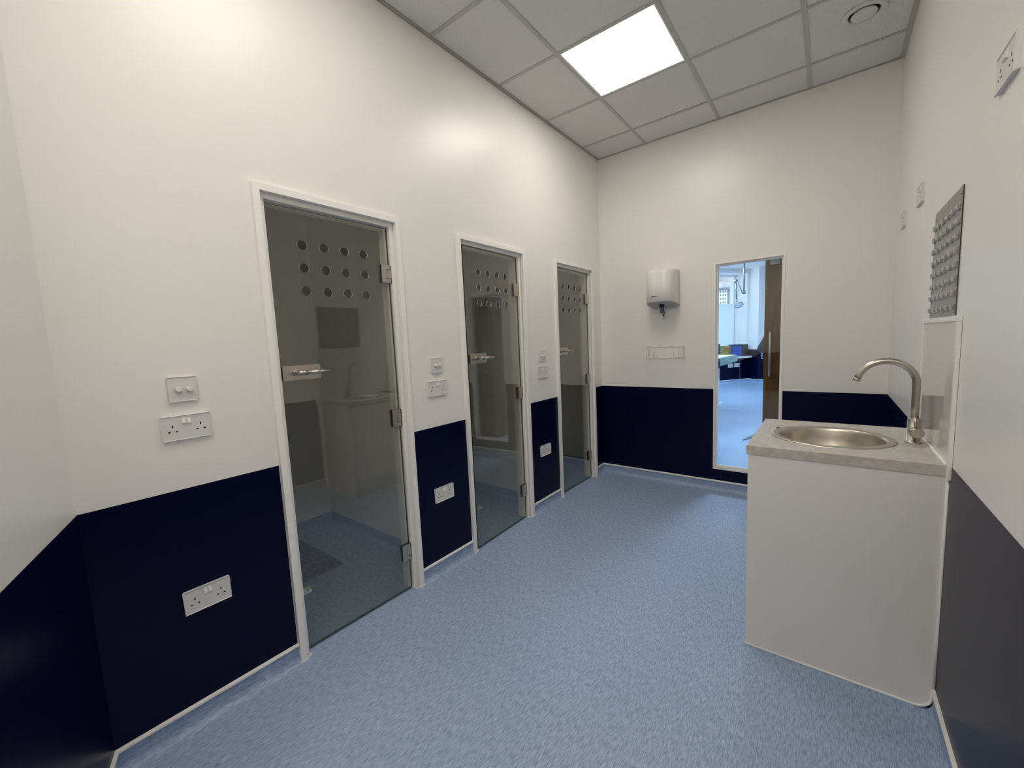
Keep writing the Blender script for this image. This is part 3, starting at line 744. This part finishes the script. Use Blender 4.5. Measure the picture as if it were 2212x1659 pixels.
ring = [g[i][0] for i in range(nx)] + [g[nx][j] for j in range(ny)] + [g[i][ny] for i in range(nx, 0, -1)] + [g[0][j] for j in range(ny, 0, -1)]
bot = [bm.verts.new((v_.co.x, v_.co.y, .0005)) for v_ in ring]
for i in range(len(ring)): bm.faces.new((ring[i], bot[i], bot[(i+1) % len(ring)], ring[(i+1) % len(ring)]))
bm.faces.new(bot)
mt = tag(obj('bath_mat', bm, 'mat', loc=(-.91, -2.9, 0)), 'dark grey shaggy mat on the cubicle floor behind the nearest glass door', 'mat')

# ==================================================================== examination room beyond the window
P1 = Vector((.02, 9.45, 0)); DV = Vector((.5702, .8215, 0)); NV = Vector((.8215, -.5702, 0))       # window wall: direction and inward normal
P2 = Vector((.283, 9.158, 0)); P3 = Vector((1.2, 10.02, 0)); HF = 3.13
PA = P1 - DV*6.2
def wallseg(bm, a, b, t, z0, z1, n_=None):
    a = Vector((a[0], a[1], 0)); b = Vector((b[0], b[1], 0)); d = (b-a).normalized(); nn = Vector((d.y, -d.x, 0)) if n_ is None else n_
    q = [a, b, b-nn*t, a-nn*t]; add_prism(bm, [(v.x, v.y) for v in q], 'z', z0, z1)
bm = BM(); add_box(bm, -4.2, 5.2, .12, 11.0, -.06, 0.0); tag(obj('floor_far', bm, 'floor_far'), 'pale blue floor of the examination room seen through the window', 'floor', kind='structure')
bm = BM(); add_box(bm, -4.2, 5.2, .12, 11.0, HF, HF+.1); tag(obj('ceiling_far', bm, 'wall_matt'), 'white ceiling of the examination room', 'ceiling', kind='structure')
# window opening in the oblique wall, s = distance back from P1 along the wall
S0, S1, OZ0, OZ1 = .085, 2.6, .735, 3.02
def at(s, t, z=0):     # s back along the wall, t outwards
    q = P1 - DV*s - NV*t; return Vector((q.x, q.y, z))
def slab(bm, s0, s1, t0, t1, z0, z1):
    q = [at(s0, t0), at(s1, t0), at(s1, t1), at(s0, t1)]; add_prism(bm, [(v.x, v.y) for v in q], 'z', z0, z1)
bm = BM(); slab(bm, -.0, S0, 0, .60, 0, HF); slab(bm, S1, 6.2, 0, .60, 0, HF); slab(bm, S0, S1, 0, .60, 0, OZ0); slab(bm, S0, S1, 0, .60, OZ1, HF)
wfo = tag(obj('wall_far_room_left', bm, 'wall_matt'), 'white wall of the examination room with a deep set window', 'wall', kind='structure')
bm = BM(); slab(bm, 0, 6.2, -.002, 0, 0, OZ0-.03); slab(bm, 0, S0, -.002, 0, OZ0-.03, .91); slab(bm, S1, 6.2, -.002, 0, OZ0-.03, .91); obj('dado_panel', bm, 'navy', wfo)
bm = BM(); add_prism(bm, [(P1.x, P1.y), (P2.x, P2.y), (P2.x+.05, P2.y+.9), (P1.x+.05, P1.y+.6)], 'z', 0, HF)
w2 = tag(obj('wall_far_room_end', bm, 'wall_matt'), 'white wall of the examination room right of its window', 'wall', kind='structure')
bm = BM(); d12 = (P2-P1).normalized(); n12 = Vector((d12.y, -d12.x, 0)); wallseg(bm, P1+n12*.002, P2+n12*.002, .002, 0, .91); obj('dado_panel', bm, 'navy', w2)
bm = BM(); add_prism(bm, [(P2.x, P2.y), (P3.x, P3.y), (P3.x, P3.y+.3), (P2.x+.05, P2.y+.9)], 'z', 0, HF)
w3 = tag(obj('wall_far_room_right', bm, 'wall_matt'), 'shaded white wall of the examination room beside the oak door', 'wall', kind='structure')
bm = BM(); d23 = (P3-P2).normalized(); n23 = Vector((d23.y, -d23.x, 0)); wallseg(bm, P2+n23*.002, P3+n23*.002, .002, 0, .91); obj('dado_panel', bm, 'navy', w3)
bm = BM(); wallseg(bm, P3, (5.2, 10.02), .2, 0, HF); wallseg(bm, (5.2, 10.02), (5.2, .12), .2, 0, HF)
tag(obj('wall_far_room_side', bm, 'wall_matt'), 'white wall of the examination room hidden behind the oak door', 'wall', kind='structure')
# left wall, with an unseen opening added to admit sky light
bm = BM(); add_prism(bm, rect(.12, PA.y+.3, 0, HF), 'x', -3.75, -3.55, holes=[rect(.8, 3.0, .9, 2.6)])
tag(obj('wall_far_room_open_side', bm, 'wall_matt'), 'side wall of the examination room with an unseen opening added for daylight', 'wall', kind='structure')
# shared wall towards the examination room, beyond the near room's width
bm = BM(); add_box(bm, -3.75, -.10, .35, .45, 0, HF); add_box(bm, 2.30, 5.2, 0, .12, 0, HF)
tag(obj('wall_shared', bm, 'wall_matt'), 'white wall between the two rooms', 'wall', kind='structure')
bsf = [((P2.x, P2.y), (P1.x, P1.y)), ((P3.x, P3.y), (P2.x, P2.y)), ((P1.x, P1.y), tuple(PA[:2]))]
baseboard('baseboard_far_room', bsf, 'blue coved skirting with white cap round the examination room', m='floor_far')
# window joinery
w2n = thing('window_2', 'far window with frosted lower pane looking out on a brick house', 'window', at(1.3, .40, OZ0), kind='structure')
bm = BM()
slab(bm, S0, S0+.035, .37, .42, OZ0, OZ1); slab(bm, S1-.035, S1, .37, .42, OZ0, OZ1); slab(bm, S0, S1, .37, .42, OZ1-.05, OZ1); slab(bm, S0, S1, .37, .42, OZ0, OZ0+.05)
obj('outer_frame', bm, 'frame', w2n)
bm = BM(); slab(bm, S0+.052, S0+.095, .375, .41, OZ0+.05, OZ1-.05); obj('casement_stile', bm, 'frame', w2n)
bm = BM(); slab(bm, S0+.036, S0+.051, .385, .41, OZ0+.05, OZ1-.05); obj('stile_gasket', bm, 'lamp_metal', w2n)
bm = BM(); slab(bm, S0+.095, S1-.035, .395, .401, 2.225, OZ1-.05); obj('clear_pane', bm, 'glass_clear', w2n)
bm = BM(); slab(bm, S0+.095, S1-.035, .394, .402, OZ0+.05, 2.225); obj('frosted_pane', bm, 'frosted', w2n)
bm = BM(); slab(bm, S0-.20, S1, -.14, .36, OZ0-.050, OZ0-.002); sl = tag(obj('window_sill', bm, 'frame', loc=at(1.0, 0, OZ0-.05)), 'white ledge under the far window carrying boxes', 'sill', kind='structure')

# boxes on the sill
def sillbox(name, s0, s1, t0, t1, z1, m, label, cat='box', extra=None):
    r = thing(name, label, cat, at((s0+s1)/2, (t0+t1)/2, OZ0-.002))
    bm = BM(); slab(bm, s0, s1, t0, t1, OZ0-.001, z1); obj('box_body', bm, m, r)
    if extra: extra(r, s0, s1, t0, t1, z1)
    return r
def lid(r, s0, s1, t0, t1, z1):
    bm = BM(); slab(bm, s0-.006, s1+.006, t0-.006, t1+.006, z1-.05, z1+.003); obj('lid', bm, 'blue_dark', r)
sillbox('cardboard_box', .60, .98, .02, .16, 1.035, 'ochre', 'ochre box with red printing on the far window ledge', extra=lambda r, s0, s1, t0, t1, z1: (lambda b: (slab(b, s0+.03, s1-.16, t0-.003, t0+.002, z1-.11, z1-.05), obj('printed_band', b, 'red', r)))(BM()))
sillbox('storage_box', .275, .56, -.03, .14, 1.065, 'blue_box', 'blue lidded box on the far window ledge, between two others', extra=lid)
sillbox('dark_crate', .085, .262, -.06, .12, 1.060, 'dark_box', 'dark box at the right end of the far window ledge')
# sockets under the ledge
def plate(s0, s1, label):
    r = thing('wall_socket', label, 'socket', at((s0+s1)/2, -.002, .44), group='white socket plates under the far ledge')
    bm = BM(); slab(bm, s0, s1, -.014, -.002, .435, .545); obj('faceplate', bm, 'plastic2', r)
    bm = BM(); slab(bm, s0+.03, s1-.03, -.017, -.013, .462, .518); obj('socket_insert', bm, 'plastic', r)
plate(.555, .735, 'left one of two white socket plates on the navy wall under the far ledge')
plate(.330, .515, 'right one of two white socket plates on the navy wall under the far ledge')

# ceiling mounted examination lamp
lp = thing('examination_lamp', 'ceiling hung examination lamp on a jointed arm in the far room', 'examination lamp', (.243, 7.0, HF))
A = Vector((.243, 7.0, HF)); B = Vector((.242, 7.0, 2.30)); Cq = Vector((.078, 7.0, 2.58)); D_ = Vector((.100, 7.0, 2.135))
bm = BM(); add_cyl(bm, A-Vector((0, 0, .05)), A, .045, .055, 20); obj('ceiling_mount', bm, 'lamp_metal', lp)
bm = BM(); add_cyl(bm, A-Vector((0, 0, .05)), B, .020, seg=16); add_cyl(bm, B-Vector((0, 0, .035)), B+Vector((0, 0, .02)), .034, seg=16); obj('drop_pole', bm, 'lamp_metal', lp)
bm = BM(); add_tube(bm, [B+Vector((-.03, -.02, -.01)), B+Vector((-.045, -.02, .04)), Cq+Vector((.02, -.02, 0))], .013, 12); obj('spring_arm', bm, 'lamp_metal', lp)
bm = BM(); add_cyl(bm, Cq+Vector((-.045, -.02, .0)), Cq+Vector((.03, -.02, 0.005)), .020, seg=14); add_cyl(bm, Cq+Vector((-.002, -.02, .03)), Cq+Vector((0, -.02, -.06)), .022, .018, 14); add_cyl(bm, Cq+Vector((0, -.02, -.05)), D_+Vector((0, -.02, 0)), .014, seg=14); obj('lower_arm', bm, 'lamp_metal', lp)
bm = BM(); hc = Vector((.148, 6.96, 2.035)); ax = Vector((.35, -.55, -.75)).normalized(); d_, u_, v_ = basis(ax)
prof = [(0, -.045), (.035, -.040), (.065, -.022), (.085, .0), (.092, .025), (.088, .028), (.080, .012)]
rg = [[bm.verts.new(hc + ax*z + (u_*math.cos(2*PI*k/28)+v_*math.sin(2*PI*k/28))*max(r_, 1e-4)) for k in range(28)] for r_, z in prof]
for a, b in zip(rg, rg[1:]):
    for k in range(28): f = bm.faces.new((a[k], a[(k+1) % 28], b[(k+1) % 28], b[k])); f.smooth = True
add_tube(bm, [D_+Vector((0, -.02, .01)), D_+Vector((.0, -.02, -.03)), hc-ax*.035], .016, 10)
obj('lamp_head', bm, 'lamp_metal', lp)
bm = BM(); add_cyl(bm, hc+ax*.012, hc+ax*.018, .080, .078, 28); obj('lamp_lens', bm, 'lamp_lens', lp)

for cx_, cy_, lb in ((1.35, 1.9, 'added daylight fill panel of the far room, nearest the tall window'), (-.6, 6.9, 'lit ceiling panel of the far room, left of the lamp pole'), (-1.6, 5.4, 'added daylight fill panel of the far room, left out of view'), (2.2, 6.0, 'added daylight fill panel of the far room, right of the oak door')):  # all but the one by the lamp pole are added fill for daylight
    light_panel(cx_, cy_, lb, H=HF-.014, m='panel_light_cool')

# a second oak leaf with a glazed slot, seen only as a reflection in the middle glass door
d5 = thing('door_5', 'oak door with a narrow glazed slot, seen only reflected in the middle glass door', 'door', (1.77, .80, 0), kind='structure')
bm = BM(); add_prism(bm, rect(.36, 1.55, .008, 2.04), 'x', 1.75, 1.794, holes=[rect(.60, .79, .98, 1.835)]); obj('door_leaf', bm, 'oak', d5)
bm = BM(); add_box(bm, 1.769, 1.775, .60, .79, .98, 1.835); obj('vision_pane', bm, 'glass_clear', d5)

# treatment couch
CX0, CX1, CY0, CY1 = -.32, .41, 3.6, 5.3
ch = thing('treatment_couch', 'pale green treatment couch seen at the left edge of the window', 'couch', ((CX0+CX1)/2, (CY0+CY1)/2, 0))
bm = BM()
q = [(-.35, 3.62), (.358, 3.62), (.432, 5.10), (-.28, 5.10)]
add_prism(bm, q, 'z', .825, .960); es = list(bm.edges); bmesh.ops.bevel(bm, geom=es, offset=.015, segments=2, affect='EDGES'); obj('padded_top', bm, 'couch', ch)
bm = BM(); add_prism(bm, [(-.30, 3.66), (.33, 3.66), (.40, 5.06), (-.23, 5.06)], 'z', .960, .966); obj('paper_sheet', bm, 'white', ch)
for (x, y) in ((.335, 3.68), (-.29, 3.68), (-.22, 5.02)):
    bm = BM(); add_box(bm, x-.02, x+.02, y-.02, y+.02, 0, .826); obj('leg', bm, 'couch', ch)
bm = BM(); add_box(bm, -.05, .20, 4.4, 4.65, 0.05, .826); add_box(bm, -.20, .20, 4.2, 4.9, 0, .05); obj('lift_column', bm, 'white', ch)
# navy chair at its near side
st = thing('clinic_chair', 'navy padded chair back by the couch, cut off by window edge', 'chair', (.42, 3.1, 0))
for z0_, z1_ in ((.94, 1.13), (.72, .905)):
    bm = BM(); add_box(bm, .20, .511, 3.02, 3.10, z0_+.12, z1_+.10, .03, 3); obj('back_pad', bm, 'navy_vinyl', st)
bm = BM(); add_box(bm, .06, .40, 2.72, 3.06, .46, .53, .025, 3); obj('seat', bm, 'navy_vinyl', st)
bm = BM(); add_box(bm, .30, .34, 3.09, 3.12, .48, 1.15); obj('back_stem', bm, 'lamp_metal', st)
bm = BM(); add_cyl(bm, (.24, 2.9, .05), (.24, 2.9, .46), .025); obj('pedestal', bm, 'lamp_metal', st)
bm = BM()
for k in range(5):
    a = 2*PI*k/5+.5; add_tube(bm, [(.24, 2.9, .09), (.24+.14*math.cos(a), 2.9+.14*math.sin(a), .06), (.24+.24*math.cos(a), 2.9+.24*math.sin(a), .03)], .014, 8)
    add_cyl(bm, (.24+.24*math.cos(a), 2.9+.24*math.sin(a)-.012, .025), (.24+.24*math.cos(a), 2.9+.24*math.sin(a)+.012, .025), .025, seg=12)
obj('star_base', bm, 'lamp_metal', st)

# coat on a stand, half hidden by the oak door
cs = thing('coat_stand', 'dark coat stand hidden behind the edge of the oak door', 'coat stand', (1.16, 4.0, 0))
bm = BM(); add_cyl(bm, (1.16, 4, 0.02), (1.16, 4, 1.72), .018); add_cyl(bm, (1.16, 4, 0), (1.16, 4, .025), .17, seg=32); obj('pole', bm, 'lamp_metal', cs)
bm = BM()
for a in (0, PI/2, PI, 3*PI/2): add_tube(bm, [(1.16, 4, 1.62), (1.16+.07*math.cos(a), 4+.07*math.sin(a), 1.60), (1.16+.11*math.cos(a), 4+.11*math.sin(a), 1.66)], .008, 8)
obj('peg', bm, 'lamp_metal', cs)
ct = thing('coat', 'dark navy coat showing past the edge of the oak door', 'coat', (1.16, 4.0, 1.0))
bm = BM(); rows = []
for i in range(25):
    t = i/24; z = 1.66 - .62*t; w = .05+.215*min(1, t*1.18)**1.15; dpt = .06+.07*t; row = []
    if t > .93: w -= .05*(t-.93)/.07
    for k in range(36):
        a = 2*PI*k/36; fold = 1+.07*math.sin(5*a+t*3)*t
        row.append(bm.verts.new((1.16+w*fold*math.cos(a), 4+dpt*fold*math.sin(a)-.03*t, z)))
    rows.append(row)
for a, b in zip(rows, rows[1:]):
    for k in range(36): f = bm.faces.new((a[k], a[(k+1) % 36], b[(k+1) % 36], b[k])); f.smooth = True
bm.faces.new(rows[0]); bm.faces.new(rows[-1][::-1])
obj('coat_body', bm, 'coat', ct)
cd = thing('white_cord', 'short curled white cord hanging below the dark coat', 'cord', (.965, 3.96, .92))
bm = BM(); add_tube(bm, [(.950, 3.95, 1.066), (.962, 3.95, 1.045), (.966, 3.95, 1.01), (.960, 3.95, .985), (.960, 3.95, .955), (.972, 3.95, .94), (.99, 3.95, .945)], [.018, .016, .008, .006, .006, .006, .006], 10)
obj('cord_loop', bm, 'white', cd)

# dark strip lying on the far floor
bm = BM(); pts = [(.985, 2.000), (1.010, 2.20), (1.075, 2.46), (1.13, 2.62), (1.165, 2.60), (1.12, 2.42), (1.06, 2.18)]
add_prism(bm, pts, 'z', .001, .012); tag(obj('floor_strip', bm, 'lamp_metal', loc=(1.05, 2.3, 0)), 'dark pointed strip lying on the pale blue far floor', 'strip')

# ------------------------------------------------------------------ outside: ground and the brick house
bm = BM(); add_box(bm, -30, 20, 11.2, 60, -.3, -.2); tag(obj('ground', bm, 'tarmac'), 'grey ground outside the far window', 'ground', kind='structure')
HY = 22.0
hs = thing('brick_house', 'red brick house with a mottled tiled roof outside the far window', 'house', (-3.0, HY, -.2))
bm = BM(); add_box(bm, -9, 1.5, HY, HY+5, -.2, 3.95); obj('brick_wall', bm, 'brick', hs)
bm = BM()
vs = [(-9.2, HY-.25, 3.93), (1.7, HY-.25, 3.93), (1.7, HY+3.2, 6.9), (-9.2, HY+3.2, 6.9)]
a = [bm.verts.new(v) for v in vs]; b = [bm.verts.new((x, y+.05, z-.12)) for x, y, z in vs]
bm.faces.new(a); bm.faces.new(b[::-1])
for i in range(4): bm.faces.new((a[i], a[(i+1) % 4], b[(i+1) % 4], b[i]))
c_ = [(-9.2, HY+3.2, 6.9), (1.7, HY+3.2, 6.9), (1.7, HY+6.4, 3.9), (-9.2, HY+6.4, 3.9)]
a = [bm.verts.new(v) for v in c_]; bm.faces.new(a)
obj('tiled_roof', bm, 'roof', hs)
bm = BM(); add_box(bm, -9.2, 1.7, HY-.30, HY, 3.84, 3.935); obj('gutter', bm, 'timber', hs)
for x0, x1, z0, z1 in ((-2.722, -2.655, -.2, 3.84), (-4.10, -4.03, -.2, 3.84), (-1.40, -1.33, -.2, 3.84)):
    bm = BM(); add_box(bm, x0, x1, HY-.04, HY, z0, z1); obj('timber_post', bm, 'timber', hs)
bm = BM(); add_box(bm, -2.655, -1.40, HY-.035, HY, 3.27, 3.345); obj('timber_rail', bm, 'timber', hs)
fw = None
bm = BM(); add_box(bm, -3.52, -2.765, HY-.07, HY+.001, 2.90, 3.835); fr = obj('window_frame', bm, 'white', hs)
pm = None
for s in range(3):
    for c in range(2):
        for z in (3.700, 3.515, 3.300, 3.100, 2.94):
            x = -3.480+s*.245+c*.108
            if pm is None:
                bm = BM(); add_box(bm, 0, .062, -.008, 0, 0, .105); pn = obj('pane', bm, 'pane_dark', fr, local=True); pm = pn.data
            else:
                pn = bpy.data.objects.new('pane', pm); COL.objects.link(pn); pn.parent = fr
            off = origin(fr); pn.location = (x-off.x, HY-.07-off.y, z-off.z-.02)
